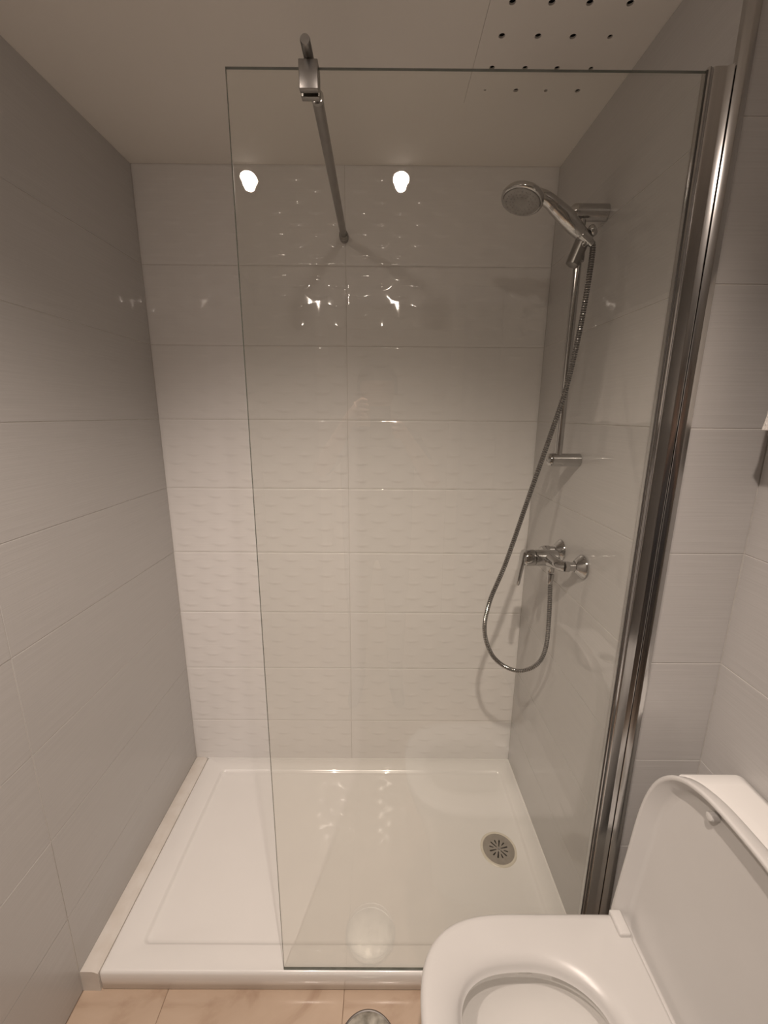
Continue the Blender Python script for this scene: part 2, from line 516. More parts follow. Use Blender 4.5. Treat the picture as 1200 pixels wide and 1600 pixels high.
for q, (px, py, pz) in enumerate(mb.v):              # the right rim follows the slightly skewed side wall
    if px > 0.53: mb.v[q] = (px + (XRF - XR) * (YB - py) / (YB - YF), py, pz)
rel(mb.build('tray_body', M_TRAY, None, smooth=50), tray)

# drain: pale rim, steel cover with radial slots, well coloured near-black as its shade
rim = MB().lathe([(DRR + 0.0045, ZD - 0.004), (DRR + 0.0045, ZD + 0.001), (DRR + 0.002, ZD + 0.0028), (DRR - 0.004, ZD + 0.0026), (DRR - 0.006, ZD - 0.004)],
                 origin=(DRX, DRY, 0), seg=48, cap0=False, cap1=False).build('drain_rim', M_DRAINRIM, None)
rel(rim, tray)
def plate_with_holes(outer, holes, z, thick):
    """flat plate with real openings: outer and holes are lists of (x, y)"""
    bm = bmesh.new(); edges = []
    for loop in [outer] + holes:
        vs = [bm.verts.new((px, py, z)) for px, py in loop]
        for i in range(len(vs)): edges.append(bm.edges.new((vs[i], vs[(i + 1) % len(vs)])))
    bmesh.ops.triangle_fill(bm, use_beauty=True, use_dissolve=False, edges=edges)
    bmesh.ops.recalc_face_normals(bm, faces=bm.faces)
    ret = bmesh.ops.extrude_edge_only(bm, edges=[ed for ed in bm.edges if len(ed.link_faces) == 1])
    for v in [g for g in ret['geom'] if isinstance(g, bmesh.types.BMVert)]: v.co.z += thick
    return bm
def bm_obj(name, bm, mat, parent=None, smooth=0):
    bmesh.ops.recalc_face_normals(bm, faces=bm.faces)
    me = bpy.data.meshes.new(name); bm.to_mesh(me); bm.free()
    me.materials.append(mat)
    if smooth: me.shade_smooth(); me.set_sharp_from_angle(angle=R(smooth))
    return link(name, me, parent)
RC = DRR - 0.0035
outer = [(RC * math.cos(2 * math.pi * i / 48), RC * math.sin(2 * math.pi * i / 48)) for i in range(48)]
holes = []
for k in range(12):
    a = R(12 + 30 * k)
    r0, r1 = (0.0095, 0.031) if k % 2 == 0 else (0.0185, 0.030)
    hw0, hw1 = 0.0016, 0.0026
    loop = []
    for r_, w_, s0 in ((r1, hw1, -90), (r0, hw0, 90)):
        for q in range(5):
            b_ = R(s0 + 180 * q / 4)
            loop.append((r_ + w_ * math.cos(b_), w_ * math.sin(b_)))
    holes.append([(px * math.cos(a) - py * math.sin(a), px * math.sin(a) + py * math.cos(a)) for px, py in loop])
cover = bm_obj('drain_cover', plate_with_holes(outer, holes, 0.0, -0.0025), M_DRAIN)
cover.location = (DRX, DRY, ZD + 0.002)
rel(cover, tray)
cover['label'] = 'round grey drain cover with radial slots'
scr = MB().lathe([(0.0042, 0.0), (0.0042, 0.001), (0.003, 0.0022), (0.0012, 0.0022), (0.0008, 0.0014)], seg=16).build('screw', M_CHROME, cover)
well = MB().lathe([(RC, ZD - 0.001), (RC - 0.004, ZD - 0.03)], origin=(DRX, DRY, 0), seg=32, cap0=False, cap1=True).build('drain_well', M_DARK, None)
rel(well, tray)

# filler ledge between tray and left wall
led = MB()
lp = [(XL + 0.0005, 0.0), (XL + 0.0005, TRAY_Z + 0.004), (XL + 0.004, TRAY_Z + 0.0055), (TRAY_X - 0.016, TRAY_Z + 0.0052), (TRAY_X - 0.010, TRAY_Z + 0.0035),
      (TRAY_X - 0.003, TRAY_Z - 0.0005), (TRAY_X - 0.0006, TRAY_Z - 0.002), (TRAY_X - 0.0006, 0.0)]
led.loft([[(px, y, pz) for px, pz in lp] for y in (TRAY_Y - 0.002, 0.95, 1.1, 1.25, 1.4, YB - 0.001)])
tag(led.build('trim_2', M_LEDGE, None, smooth=40), kind='structure')
# thin white sealing bead where tray meets the wall
bead = MB()
for pts in ([(XL + 0.05, YB - 0.0015, TRAY_Z + 0.0005), (XR - 0.002, YB - 0.0015, TRAY_Z + 0.0005)],
            [(XR - 0.0015, YB - 0.002, TRAY_Z + 0.0005), (XRF - 0.0018, GLASS_Y + 0.02, TRAY_Z + 0.0005)]):
    bead.tube(pts, 0.0026, 8)
tag(bead.build('trim_3', M_TRAY, None), kind='structure')

# ------------------------------------------------------------------ shower screen
GX0, GX1, GZ0, GZ1, GT = -0.2605, 0.532, TRAY_Z + 0.001, 2.076, 0.006
screen = thing('shower_screen', 'tall clear glass shower screen in a chrome wall profile with overhead support bar', 'shower screen', (0.13, GLASS_Y, TRAY_Z))
ga, gb = GLASS_Y - GT / 2, GLASS_Y + GT / 2
mb = MB()
vs = [(x_, y_, z_) for z_ in (GZ0, GZ1) for y_ in (ga, gb) for x_ in (GX0, GX1)]
mb.add(vs, [(0, 1, 5, 4), (2, 6, 7, 3)], 0)
mb.add(vs, [(0, 2, 3, 1), (4, 5, 7, 6), (0, 4, 6, 2), (1, 3, 7, 5)], 1)
pane = MB(); pane.v, pane.f, pane.mi = vs, mb.f[:2] + [tuple(i - 8 for i in f) for f in mb.f[2:]], mb.mi
pane = pane.build('glass_pane', [M_GLASS, M_GEDGE], None, smooth=0)
rel(pane, screen)
# wall profile: glazing channel, wide face with a rounded shoulder, shadow gap, wall channel
PZ0, PZ1 = TRAY_Z + 0.0015, 2.080
def extrude_prof(prof, z0, z1): return MB().loft([[(px, py, z0) for px, py in prof], [(px, py, z1) for px, py in prof]])
prof = [(0.5215, 0.8400), (0.5215, 0.8250), (0.5222, 0.8238), (0.5240, 0.8232), (0.5262, 0.8240), (0.5275, 0.8254), (0.5300, 0.8254), (0.5312, 0.8236), (0.5330, 0.8228),
        (0.5505, 0.8222), (0.5515, 0.8218), (0.5585, 0.8171), (0.5595, 0.8172), (0.5600, 0.8180), (0.5600, 0.8400)]
rel(extrude_prof(prof, PZ0, PZ1).build('wall_profile', M_ALU, None, smooth=25), screen)
seal = extrude_prof([(0.5192, 0.8262), (0.5192, 0.8250), (0.5214, 0.8243), (0.5214, 0.8262)], PZ0, GZ1).build('glazing_seal', M_SEAL_GAP, None)
rel(seal, screen)
# support bar from a clamp on the glass to the back wall
BX, BZ = -0.1245, 2.089
bar = MB().tube([(BX + 0.0, 0.917, BZ), (BX - 0.008, YB - 0.012, BZ)], 0.0105, 24).build('support_bar', M_STEEL, None)
rel(bar, screen)
def subpart(o, part):
    o.parent = part
    o.matrix_parent_inverse = Matrix.Identity(4)
    return o
bpy.context.view_layer.update()
inner = MB().tube([(BX, 0.792, BZ), (BX, 0.794, BZ), (BX, 0.920, BZ)], [0.0070, 0.0080, 0.0080], 20).build('inner_rod', M_STEEL, None)
subpart(inner, bar)
col = MB().lathe([(0.0085, 0), (0.0118, 0.001), (0.0118, 0.008), (0.0105, 0.009)], (0, 1, 0), (BX, 0.911, BZ), 24).build('collar', M_CHROME, None)
subpart(col, bar)
clamp = MB().box(BX - 0.0155, BX + 0.0155, 0.8155, 0.8262, 2.040, 2.0805).box(BX - 0.0155, BX + 0.0155, 0.8338, 0.845, 2.040, 2.0805) \
            .box(BX - 0.0155, BX + 0.0155, 0.8262, 0.8338, 2.0765, 2.0805).build('clamp', M_STEEL, None, bevel=0.0012)
subpart(clamp, bar)
sock = MB().lathe([(0.0150, 0.0), (0.0150, 0.020), (0.0138, 0.0215), (0.0128, 0.022), (0.0138, 0.0228), (0.0135, 0.034), (0.0115, 0.0355)], (0, -1, 0), (BX - 0.0082, YB - 0.0018, BZ), 28).build('wall_socket', M_STEEL, None)
subpart(sock, bar)

# ------------------------------------------------------------------ riser rail with slider
RX, RY = 0.496, 1.200
XF = 0.5575                     # face of the side wall where the fittings sit
rail = thing('shower_rail', 'vertical chrome riser rail with two round wall brackets above the mixer', 'shower rail', (RX, RY, 1.406))
rel(MB().tube([(RX, RY, 1.395), (RX, RY, 2.035)], 0.0105, 24).build('rail_tube', M_CHROME, None), rail)
for z_, r_ in ((2.026, 0.0195), (1.406, 0.0185)):
    br = MB().lathe([(r_, 0.0), (r_, 0.078), (r_ * 0.97, 0.083), (r_ * 0.88, 0.087), (r_ * 0.70, 0.0905), (r_ * 0.4, 0.0925), (r_ * 0.1, 0.093)], (-1, 0, 0), (XF - 0.0006, RY, z_), 32).build('bracket', M_CHROME, None)
    rel(br, rail)
    if z_ < 1.5:
        subpart(MB().lathe([(0.006, 0), (0.006, 0.002), (0.004, 0.003)], (-1, -0.35, 0.1), (XF - 0.090, RY - 0.006, z_), 16).build('screw_cap', M_STEEL, None), br)
sl = MB()
sl.tube([(0.478, 1.192, 1.902), (0.4795, 1.192, 1.905), (0.4975, 1.187, 1.958), (0.499, 1.187, 1.962)], [0.010, 0.0165, 0.0175, 0.011], 24)
sl.tube([(RX, RY, 1.915), (RX, RY, 1.950)], 0.0155, 24)
slider = rel(sl.build('slider', M_STEEL, None), rail)
HB = Vector((0.4980, 1.1770, 1.9637))
HD = Vector((-0.84, -0.17, 0.51)).normalized()
subpart(MB().tube([HB - HD * 0.016, HB - HD * 0.0145, HB + HD * 0.0120, HB + HD * 0.0135], [0.0130, 0.0148, 0.0160, 0.0150], 24).build('cradle', M_CHROME, None), slider)
subpart(MB().lathe([(0.012, 0), (0.0138, 0.003), (0.0138, 0.009), (0.011, 0.013), (0.004, 0.0145)], (0.80, -0.30, 0.52), (0.5090, 1.172, 1.9720), 24).build('clamp_knob', M_CHROME, None), slider)
subpart(MB().lathe([(0.006, 0), (0.006, 0.003), (0.0035, 0.0045), (0.001, 0.0045)], (-0.2, -0.95, -0.1), (0.497, 1.172, 1.945), 18).build('screw_cap', M_CHROME, None), slider)

# ------------------------------------------------------------------ hand shower
hs = thing('hand_shower', 'chrome hand shower with a round spray head clipped on the riser rail', 'shower head', tuple(HB))
path = [HB - HD * 0.012, HB + HD * 0.006, HB + HD * 0.0165, Vector((0.4622, 1.168, 1.9868)), Vector((0.4412, 1.163, 2.0013)), Vector((0.4122, 1.158, 2.0209)), Vector((0.3947, 1.155, 2.0320)), Vector((0.3744, 1.152, 2.0395)), Vector((0.3548, 1.152, 2.0420)), Vector((0.3400, 1.154, 2.0405))]
sp, _ = spline(path, 44)
rad_keys = [(0, .0110), (.085, .0125), (.105, .0148), (.14, .0162), (.28, .0190), (.42, .0200), (.58, .0180), (.70, .0158), (.80, .0155), (.92, .016), (1, .010)]
def interp(keys, t):
    for (a, va), (b_, vb) in zip(keys, keys[1:]):
        if t <= b_: 
            k = (t - a) / (b_ - a); k = k * k * (3 - 2 * k)
            return va + (vb - va) * k
    return keys[-1][1]
rel(MB().tube(sp, [interp(rad_keys, i / 43) for i in range(44)], 28).build('handle', M_CHROME, None, smooth=60), hs)
HN = Vector((-0.28, -0.17, -0.945)).normalized()      # direction the spray face looks
HC = Vector((0.3286, 1.152, 2.0320))
head = MB().lathe([(0.006, -0.020), (0.020, -0.0192), (0.033, -0.0170), (0.042, -0.0135), (0.0475, -0.0095), (0.0505, -0.004), (0.0505, 0.0015), (0.0492, 0.004), (0.0455, 0.0052), (0.0440, 0.0042)],
                  tuple(HN), tuple(HC), 48).build('head', M_CHROME, None, smooth=50)
rel(head, hs)
rel(MB().lathe([(0.0138, 0.0), (0.0138, 0.0035)], tuple(HD), tuple(HB + HD * 0.0128), 24).build('gap_shade_ring', M_SEAL_GAP, None), hs)  # black ring, painted shade of the gap between handle and cradle
face = MB().lathe([(0.0432, 0.004), (0.0432, 0.0066), (0.0415, 0.0078), (0.030, 0.0082), (0.016, 0.0084), (0.015, 0.0076), (0.004, 0.0080)], tuple(HN), tuple(HC), 48).build('spray_face', M_NOZZLE, None, smooth=50)
rel(face, hs)
nzl = MB()
u_ = HN.orthogonal().normalized(); w_ = HN.cross(u_)
for rr, cnt in ((0.036, 24), (0.0265, 18), (0.0195, 12)):
    for i in range(cnt):
        a = 2 * math.pi * i / cnt
        p = HC + HN * 0.0078 + (u_ * math.cos(a) + w_ * math.sin(a)) * rr
        nzl.lathe([(0.0013, 0), (0.0009, 0.0016)], tuple(HN), tuple(p), 6, cap0=False)
nz_o = nzl.build('nozzles', M_NOZZLE, None)
nz_o['kind'] = 'stuff'
subpart(nz_o, face)

# ------------------------------------------------------------------ hose
hose_pts = [tuple(HB - HD * 0.014), tuple(HB - HD * 0.03 + Vector((0, 0, -0.004))), (0.5141, 1.165, 1.8601), (0.5023, 1.16, 1.7371), (0.4814, 1.155, 1.602), (0.4493, 1.15, 1.4774), (0.402, 1.145, 1.3023), (0.355, 1.15, 1.1125), (0.3178, 1.155, 0.99), (0.3096, 1.16, 0.8933), (0.3376, 1.165, 0.8104), (0.3859, 1.17, 0.763), (0.4389, 1.175, 0.7465), (0.4891, 1.18, 0.7684), (0.5096, 1.18, 0.8288), (0.5091, 1.18, 0.9373), (0.502, 1.18, 1.045)]
PITCH_H = 0.0060
_, Lh = spline(hose_pts, 10)
nr = int(Lh / PITCH_H)
sp, _ = spline(hose_pts, nr * 4 + 1)
rad = [(0.0060, 0.0071, 0.0071, 0.0060)[i % 4] for i in range(len(sp))]
hose = thing('shower_hose', 'ribbed chrome shower hose hanging in a loop from hand shower to mixer', 'hose', (0.502, 1.18, 0.75))
ht = MB().tube(sp, rad, 12)
for q in range(len(ht.mi)):
    if (q // 12) % 4 in (2, 3): ht.mi[q] = 1          # groove and one rib flank, their shade painted as a darker colour
rel(ht.build('ribbed_tube', [M_CHROME, M_GROOVE_SHADE], None, smooth=30), hose)
rel(MB().lathe([(0.0078, 0), (0.0085, 0.002), (0.0098, 0.020), (0.0098, 0.030), (0.006, 0.032)], (0.06, 0, 1), (0.5003, 1.18, 1.038), 20).build('hose_nut', M_CHROME, None), hose)
rel(MB().tube([HB - HD * 0.026 + Vector((0, 0, -0.002)), HB - HD * 0.008], [0.0078, 0.0092], 18).build('hose_cone', M_CHROME, None), hose)

# ------------------------------------------------------------------ mixer
MZ, MYc = 1.119, 1.180
mix = thing('shower_mixer', 'chrome single lever shower mixer on the side wall below the riser rail', 'mixer tap', (XR, MYc, MZ))
body = MB()
body.lathe([(0.0215, 0.0), (0.0235, 0.0015), (0.0240, 0.008), (0.0240, 0.058), (0.0225, 0.066), (0.014, 0.072)], (1, 0, 0), (0.447, MYc, MZ), 36)
for yy, s in ((1.107, -1), (1.253, 1)):
    body.tube([(0.486, MYc + s * 0.004, MZ), (0.489, MYc + s * 0.025, MZ), (0.494, MYc + s * 0.048, MZ), (0.499, yy - s * 0.004, MZ), (0.5065, yy, MZ)],
              [0.019, 0.0185, 0.0155, 0.0145, 0.0150], 24)
body.lathe([(0.0150, 0.0), (0.0150, 0.012), (0.0115, 0.016), (0.0105, 0.032)], (0, 0, -1), (0.4995, MYc, MZ - 0.012), 24)
rel(body.build('mixer_body', M_CHROME, None, smooth=40), mix)
for yy in (1.107, 1.253):
    hexn = MB().lathe([(0.0150, 0.0), (0.0168, 0.0015), (0.0168, 0.0115), (0.0150, 0.013)], (1, 0, 0), (0.505, yy, MZ), 6).build('union_nut', M_CHROME, None, smooth=20)
    rel(hexn, mix)
    rel(MB().lathe([(0.0125, 0.0), (0.0125, 0.018)], (1, 0, 0), (0.517, yy, MZ), 24).build('connector', M_CHROME, None), mix)
    rel(MB().lathe([(0.0145, 0.0), (0.0165, 0.0008), (0.0205, 0.005), (0.0275, 0.0125), (0.0325, 0.018), (0.0338, 0.020), (0.0338, 0.0225)], (1, 0, 0), (XF - 0.0235, yy, MZ), 40).build('rosette', M_CHROME, None, smooth=50), mix)
lev = MB()
lev.lathe([(0.0225, 0.0), (0.0245, 0.001), (0.0245, 0.0235), (0.0225, 0.0300), (0.016, 0.0345)], (-1, 0, 0), (0.4465, MYc, MZ), 36)
def sect(cx, cz, hw, th, ax):
    # flat rounded bar section, normal along ax (in x-z)
    return [(cx + ax[0] * th * math.copysign(abs(math.sin(a)) ** 0.6, math.sin(a)), MYc + hw * math.copysign(abs(math.cos(a)) ** 0.6, math.cos(a)), cz + ax[1] * th * math.copysign(abs(math.sin(a)) ** 0.6, math.sin(a))) for a in [2 * math.pi * i / 20 for i in range(20)]]
lev.loft([sect(0.416, MZ + 0.021, 0.012, 0.006, (1, 0.3)), sect(0.4135, MZ + 0.010, 0.016, 0.0065, (1, 0.15)), sect(0.412, MZ - 0.012, 0.0150, 0.0062, (1, 0.0)), sect(0.4095, MZ - 0.036, 0.0120, 0.0062, (1, -0.05)),
          sect(0.4065, MZ - 0.060, 0.0115, 0.0058, (1, -0.1)), sect(0.404, MZ - 0.080, 0.0115, 0.0055, (1, -0.1)), sect(0.4035, MZ - 0.085, 0.008, 0.0035, (1, -0.1))])
rel(lev.build('lever', M_CHROME, None, smooth=45), mix)

# ------------------------------------------------------------------ toilet
TY = 0.530
def outline(xf, xb, xc, hw, nf, nb_, z, k=128):
    pts = []
    for i in range(k):
        a = 2 * math.pi * i / k
        ca, sa = math.cos(a), math.sin(a)
        e = nb_ if ca > 0 else nf
        ax = (xb - xc) if ca > 0 else (xc - xf)
        r_ = (abs(ca) ** e + abs(sa) ** e) ** (-1.0 / e)
        pts.append((xc + ax * r_ * ca, TY + hw * r_ * sa, z))
    return pts
toilet = thing('toilet', 'white toilet with raised lid and open seat beside the shower screen', 'toilet', (0.40, TY, 0))
ST = 0.445
bowl = MB()
bowl.loft([outline(0.170, 0.726, 0.42, 0.115, 2.6, 7, 0.001), outline(0.165, 0.727, 0.42, 0.120, 2.6, 7, 0.06), outline(0.150, 0.727, 0.42, 0.128, 2.6, 7, 0.18),
           outline(0.118, 0.728, 0.40, 0.148, 2.7, 7, 0.28), outline(0.096, 0.728, 0.36, 0.168, 2.8, 7, 0.35), outline(0.088, 0.728, 0.33, 0.176, 2.9, 7, 0.385),
           outline(0.087, 0.728, 0.32, 0.178, 2.9, 7, 0.410), outline(0.091, 0.728, 0.32, 0.174, 2.9, 7, 0.416),
           outline(0.140, 0.455, 0.30, 0.112, 2.7, 2.1, 0.416), outline(0.146, 0.449, 0.30, 0.106, 2.7, 2.1, 0.410), outline(0.146, 0.449, 0.30, 0.106, 2.7, 2.1, 0.385),
           outline(0.132, 0.462, 0.30, 0.118, 2.6, 2.2, 0.372), outline(0.135, 0.460, 0.30, 0.116, 2.5, 2.2, 0.345), outline(0.155, 0.440, 0.30, 0.098, 2.4, 2.2, 0.29),
           outline(0.200, 0.400, 0.30, 0.066, 2.2, 2.2, 0.235), outline(0.235, 0.365, 0.30, 0.042, 2.0, 2.0, 0.205)], True, True)
rel(bowl.build('bowl', M_CERAMIC, None, smooth=45), toilet)
rel(MB().loft([outline(0.182, 0.416, 0.30, 0.080, 2.3, 2.2, 0.256), outline(0.182, 0.416, 0.30, 0.080, 2.3, 2.2, 0.2565)], False, True).build('water', M_WATER, None), toilet)
seat = MB()
SX0, SX1, SXC = 0.0765, 0.539, 0.31
seat.loft([outline(SX0 + 0.006, SX1 - 0.003, SXC, 0.179, 2.9, 26, ST - 0.027), outline(SX0 + 0.001, SX1, SXC, 0.184, 2.9, 26, ST - 0.022), outline(SX0, SX1, SXC, 0.185, 2.9, 26, ST - 0.010),
           outline(SX0 + 0.002, SX1 - 0.001, SXC, 0.183, 2.9, 26, ST - 0.004), outline(SX0 + 0.007, SX1 - 0.003, SXC, 0.178, 2.9, 26, ST - 0.0005), outline(SX0 + 0.014, SX1 - 0.007, SXC, 0.171, 2.9, 26, ST),
           outline(0.108, 0.478, 0.305, 0.140, 2.8, 2.8, ST - 0.0005), outline(0.120, 0.466, 0.302, 0.128, 2.75, 2.5, ST - 0.0025), outline(0.132, 0.455, 0.30, 0.116, 2.7, 2.2, ST - 0.0070),
           outline(0.142, 0.446, 0.30, 0.106, 2.7, 2.1, ST - 0.0125), outline(0.147, 0.441, 0.30, 0.101, 2.7, 2.05, ST - 0.0180), outline(0.149, 0.439, 0.30, 0.099, 2.7, 2.05, ST - 0.0235),
           outline(0.153, 0.435, 0.30, 0.095, 2.7, 2.05, ST - 0.0270), outline(SX0 + 0.006, SX1 - 0.003, SXC, 0.179, 2.9, 26, ST - 0.0272)], False, False)
rel(seat.build('seat', M_PLASTIC, None, smooth=60), toilet)
# lid, modelled shut then swung up against the cistern
LEAN = R(5.0)
along = Vector((math.sin(LEAN), 0, math.cos(LEAN))); nout = Vector((math.cos(LEAN), 0, -math.sin(LEAN)))
HINGE = Vector((0.5215, TY, ST - 0.026))
def lid_ring(ins, z, insb=None):
    Llen, hw = 0.476, 0.199
    insb = ins if insb is None else insb
    pts = []
    for (px, py, _z) in outline(ins, Llen - insb, 0.235, hw - ins, 2.9, 30, 0):
        d = Llen - px                       # distance from hinge
        pts.append(tuple(HINGE + along * d + Vector((0, py - TY, 0)) + nout * z))
    return pts
lid = MB()
lid.loft([lid_ring(0.034, 0.0295, 0.012), lid_ring(0.028, 0.0285, 0.010), lid_ring(0.020, 0.0235, 0.008), lid_ring(0.0085, 0.0015, 0.005), lid_ring(0.0065, 0.0002, 0.004), lid_ring(0.003, 0.0, 0.002), lid_ring(0.0006, 0.0012, 0.0006),
          lid_ring(0.0, 0.005, 0.0), lid_ring(0.001, 0.022, 0.001), lid_ring(0.006, 0.030, 0.004), lid_ring(0.016, 0.034, 0.01), lid_ring(0.035, 0.0355, 0.02)])
lid_o = rel(lid.build('lid', M_PLASTIC, None, smooth=60), toilet)
bpos = HINGE + along * 0.432 + Vector((0, 0.066, 0)) + nout * 0.0295
subpart(MB().lathe([(0.0085, 0.0), (0.0085, 0.012), (0.0070, 0.0150), (0.003, 0.016)], tuple(-nout), tuple(bpos), 20).build('bumper', M_PLASTIC, None), lid_o)
bpos2 = HINGE + along * 0.432 + Vector((0, -0.066, 0)) + nout * 0.0295
subpart(MB().lathe([(0.0085, 0.0), (0.0085, 0.012), (0.0070, 0.0150), (0.003, 0.016)], tuple(-nout), tuple(bpos2), 20).build('bumper', M_PLASTIC, None), lid_o)
for s in (1, -1):
    hb = MB().box(0.511, 0.5365, TY + s * 0.162 - 0.024, TY + s * 0.162 + 0.024, ST - 0.018, ST + 0.009).build('hinge', M_PLASTIC, None, bevel=0.004)
    rel(hb, toilet)
tank = MB()
tank.loft([rrect(0.622, 0.731, TY - 0.178, TY + 0.178, 0.02, 0.405), rrect(0.618, 0.732, TY - 0.182, TY + 0.182, 0.022, 0.50), rrect(0.612, 0.732, TY - 0.185, TY + 0.185, 0.022, 0.782)])
tk = rel(tank.build('cistern', M_CERAMIC, None, smooth=50), toilet)
tl = MB()
tl.loft([rrect(0.612, 0.733, TY - 0.187, TY + 0.187, 0.008, 0.782), rrect(0.607, 0.734, TY - 0.191, TY + 0.191, 0.009, 0.787), rrect(0.606, 0.734, TY - 0.192, TY + 0.192, 0.009, 0.806),
         rrect(0.609, 0.733, TY - 0.189, TY + 0.189, 0.009, 0.814), rrect(0.617, 0.731, TY - 0.181, TY + 0.181, 0.009, 0.819), rrect(0.640, 0.720, TY - 0.155, TY + 0.155, 0.009, 0.8215)])
cl = rel(tl.build('cistern_lid', M_CERAMIC, None, smooth=60), toilet)
subpart(MB().lathe([(0.023, 0), (0.023, 0.003), (0.020, 0.005), (0.006, 0.0055)], (0, 0, 1), (0.675, TY, 0.8205), 32).build('flush_button', M_CHROME, None), cl)

# ------------------------------------------------------------------ round trap cap in the floor
cap = thing('floor_cap', 'round worn chrome cap set in the beige floor tiles', 'floor cap', (-0.030, 0.708, 0))
rel(MB().lathe([(0.0755, -0.002), (0.0755, 0.0012), (0.0730, 0.0024), (0.0705, 0.0018)], origin=(-0.030, 0.708, 0), seg=56, cap0=False, cap1=False).build('cap_ring', M_STEEL, None), cap)
rel(MB().lathe([(0.0708, 0.0002), (0.0700, 0.0022), (0.064, 0.0040), (0.045, 0.0058), (0.020, 0.0066), (0.007, 0.0068), (0.005, 0.0050), (0.001, 0.0050)], origin=(-0.030, 0.708, 0), seg=56, cap0=False).build('cap_disc', M_CAP, None), cap)

# ------------------------------------------------------------------ ventilation panel in the ceiling
vp = thing('ventilation_panel', 'square white ceiling panel perforated with dark round holes', 'vent panel', ((PX0 + PX1) / 2, (PY0 + PY1) / 2, CEIL))
g = 0.0006
hx = [0.2400, 0.3150, 0.3875, 0.4645]; hy = [1.0000, 1.0735, 1.1560, 1.2235]
holes = []; plugs = []
for j, y_ in enumerate(hy):
    for i, x_ in enumerate(hx):
        r_ = 0.0066
        if (i, j) == (0, 3): r_ = 0.0028
        elif (i, j) == (2, 3): r_ = 0.0042
        elif (i, j) in ((3, 1), (3, 2)): r_ = 0.0052
        elif j >= 2: r_ = 0.0060
        holes.append([(x_ + r_ * math.cos(2 * math.pi * k / 16), y_ + r_ * math.sin(2 * math.pi * k / 16)) for k in range(16)])
outer = [(PX0 + g, PY0 + g), (PX1 - g, PY0 + g), (PX1 - g, PY1 - g), (PX0 + g, PY1 - g)]
pn = bm_obj('perforated_plate', plate_with_holes(outer, holes, CEIL - 0.0008, 0.004), M_PANEL)
rel(pn, vp)
cav = MB().box(PX0 + 0.002, PX1 - 0.002, PY0 + 0.002, PY1 - 0.002, CEIL + 0.006, CEIL + 0.058).build('shade_backing', M_DARK, None, smooth=0)  # dark backing added so the holes look shaded inside
rel(cav, vp)

# ------------------------------------------------------------------ ceiling spots
def downlight(x_, y_, label, turn=0.0):
    d = thing('ceiling_spot', label, 'ceiling light', (x_, y_, CEIL), 'ceiling spots above the camera')
    ring = MB().lathe([(0.043, 0.0), (0.043, -0.003), (0.040, -0.006), (0.031, -0.007), (0.029, -0.005), (0.0285, -0.001)], (0, 0, 1), (0, 0, 0), 40, cap0=False, cap1=False).build('bezel', M_PANEL, d)
    lens = MB().lathe([(0.0255, 0.0), (0.0005, -0.0006)], (0, 0, 1), (0, 0, 0), 32, cap0=False, cap1=True).build('lens', M_LENS, d)
    lens.location = (0, 0.004, -0.017); lens.rotation_euler = (LAMP_TILT, 0, 0)
    cup = MB().lathe([(0.0275, -0.0015), (0.0275, 0.012), (0.018, 0.026)], (0, 0, 1), (0, 0, 0), 32, cap0=False, cap1=True).build('swivel_cup', M_PANEL, d)
    cup.location = lens.location; cup.rotation_euler = (LAMP_TILT, 0, 0)
    ld = bpy.data.lights.new('spot_light', 'SPOT')
    ld.shadow_soft_size = 0.018; ld.spot_size = LAMP_CONE; ld.spot_blend = 1.0
    ld.energy = LAMP_POWER; ld.color = LAMP_COLOR
    lo = bpy.data.objects.new('lamp', ld); COL.objects.link(lo)
    lo.parent = d; lo.location = (0, 0.004 + 0.019 * math.sin(LAMP_TILT), -0.017 - 0.019 * math.cos(LAMP_TILT)); lo.rotation_euler = (LAMP_TILT, 0, 0)
    d.rotation_euler = (0, 0, -turn)                 # swivelled a little to the right
    return d
downlight(0.052, 0.065, 'round ceiling spot above the photographer, mirrored near the middle of the glass')
downlight(-0.448, 0.062, 'round ceiling spot towards the left wall, mirrored near the left edge of the glass', R(8))

# ------------------------------------------------------------------ towel rail and towel on the wall behind the toilet
tr_ = thing('towel_rail', 'short chrome towel rail on the wall above the toilet', 'towel rail', (XW, 0.50, 1.80))
rel(MB().tube([(0.672, 0.30, 1.80), (0.672, 0.77, 1.80)], 0.008, 16).build('rod', M_CHROME, None), tr_)
for y_ in (0.32, 0.745):
    rel(MB().lathe([(0.020, 0), (0.020, 0.006), (0.010, 0.009), (0.009, 0.062), (0.011, 0.066), (0.011, 0.074)], (-1, 0, 0), (XW - 0.0006, y_, 1.80), 24).build('wall_mount', M_CHROME, None), tr_)
tw = MB()
prof_front = [(0.645, 1.511), (0.650, 1.535), (0.653, 1.60), (0.656, 1.70), (0.658, 1.785), (0.6635, 1.806), (0.672, 1.8125), (0.6805, 1.806), (0.687, 1.785), (0.690, 1.70), (0.692, 1.60), (0.692, 1.53), (0.689, 1.497)]
ny = 14
outer_r, rings = [], []
TH = 0.0035
def offs(prof, d):
    out = []
    for i, (px, pz) in enumerate(prof):
        a = prof[max(i - 1, 0)]; c_ = prof[min(i + 1, len(prof) - 1)]
        tx, tz = c_[0] - a[0], c_[1] - a[1]; ll = math.hypot(tx, tz)
        out.append((px + d * -tz / ll, pz + d * tx / ll))
    return out
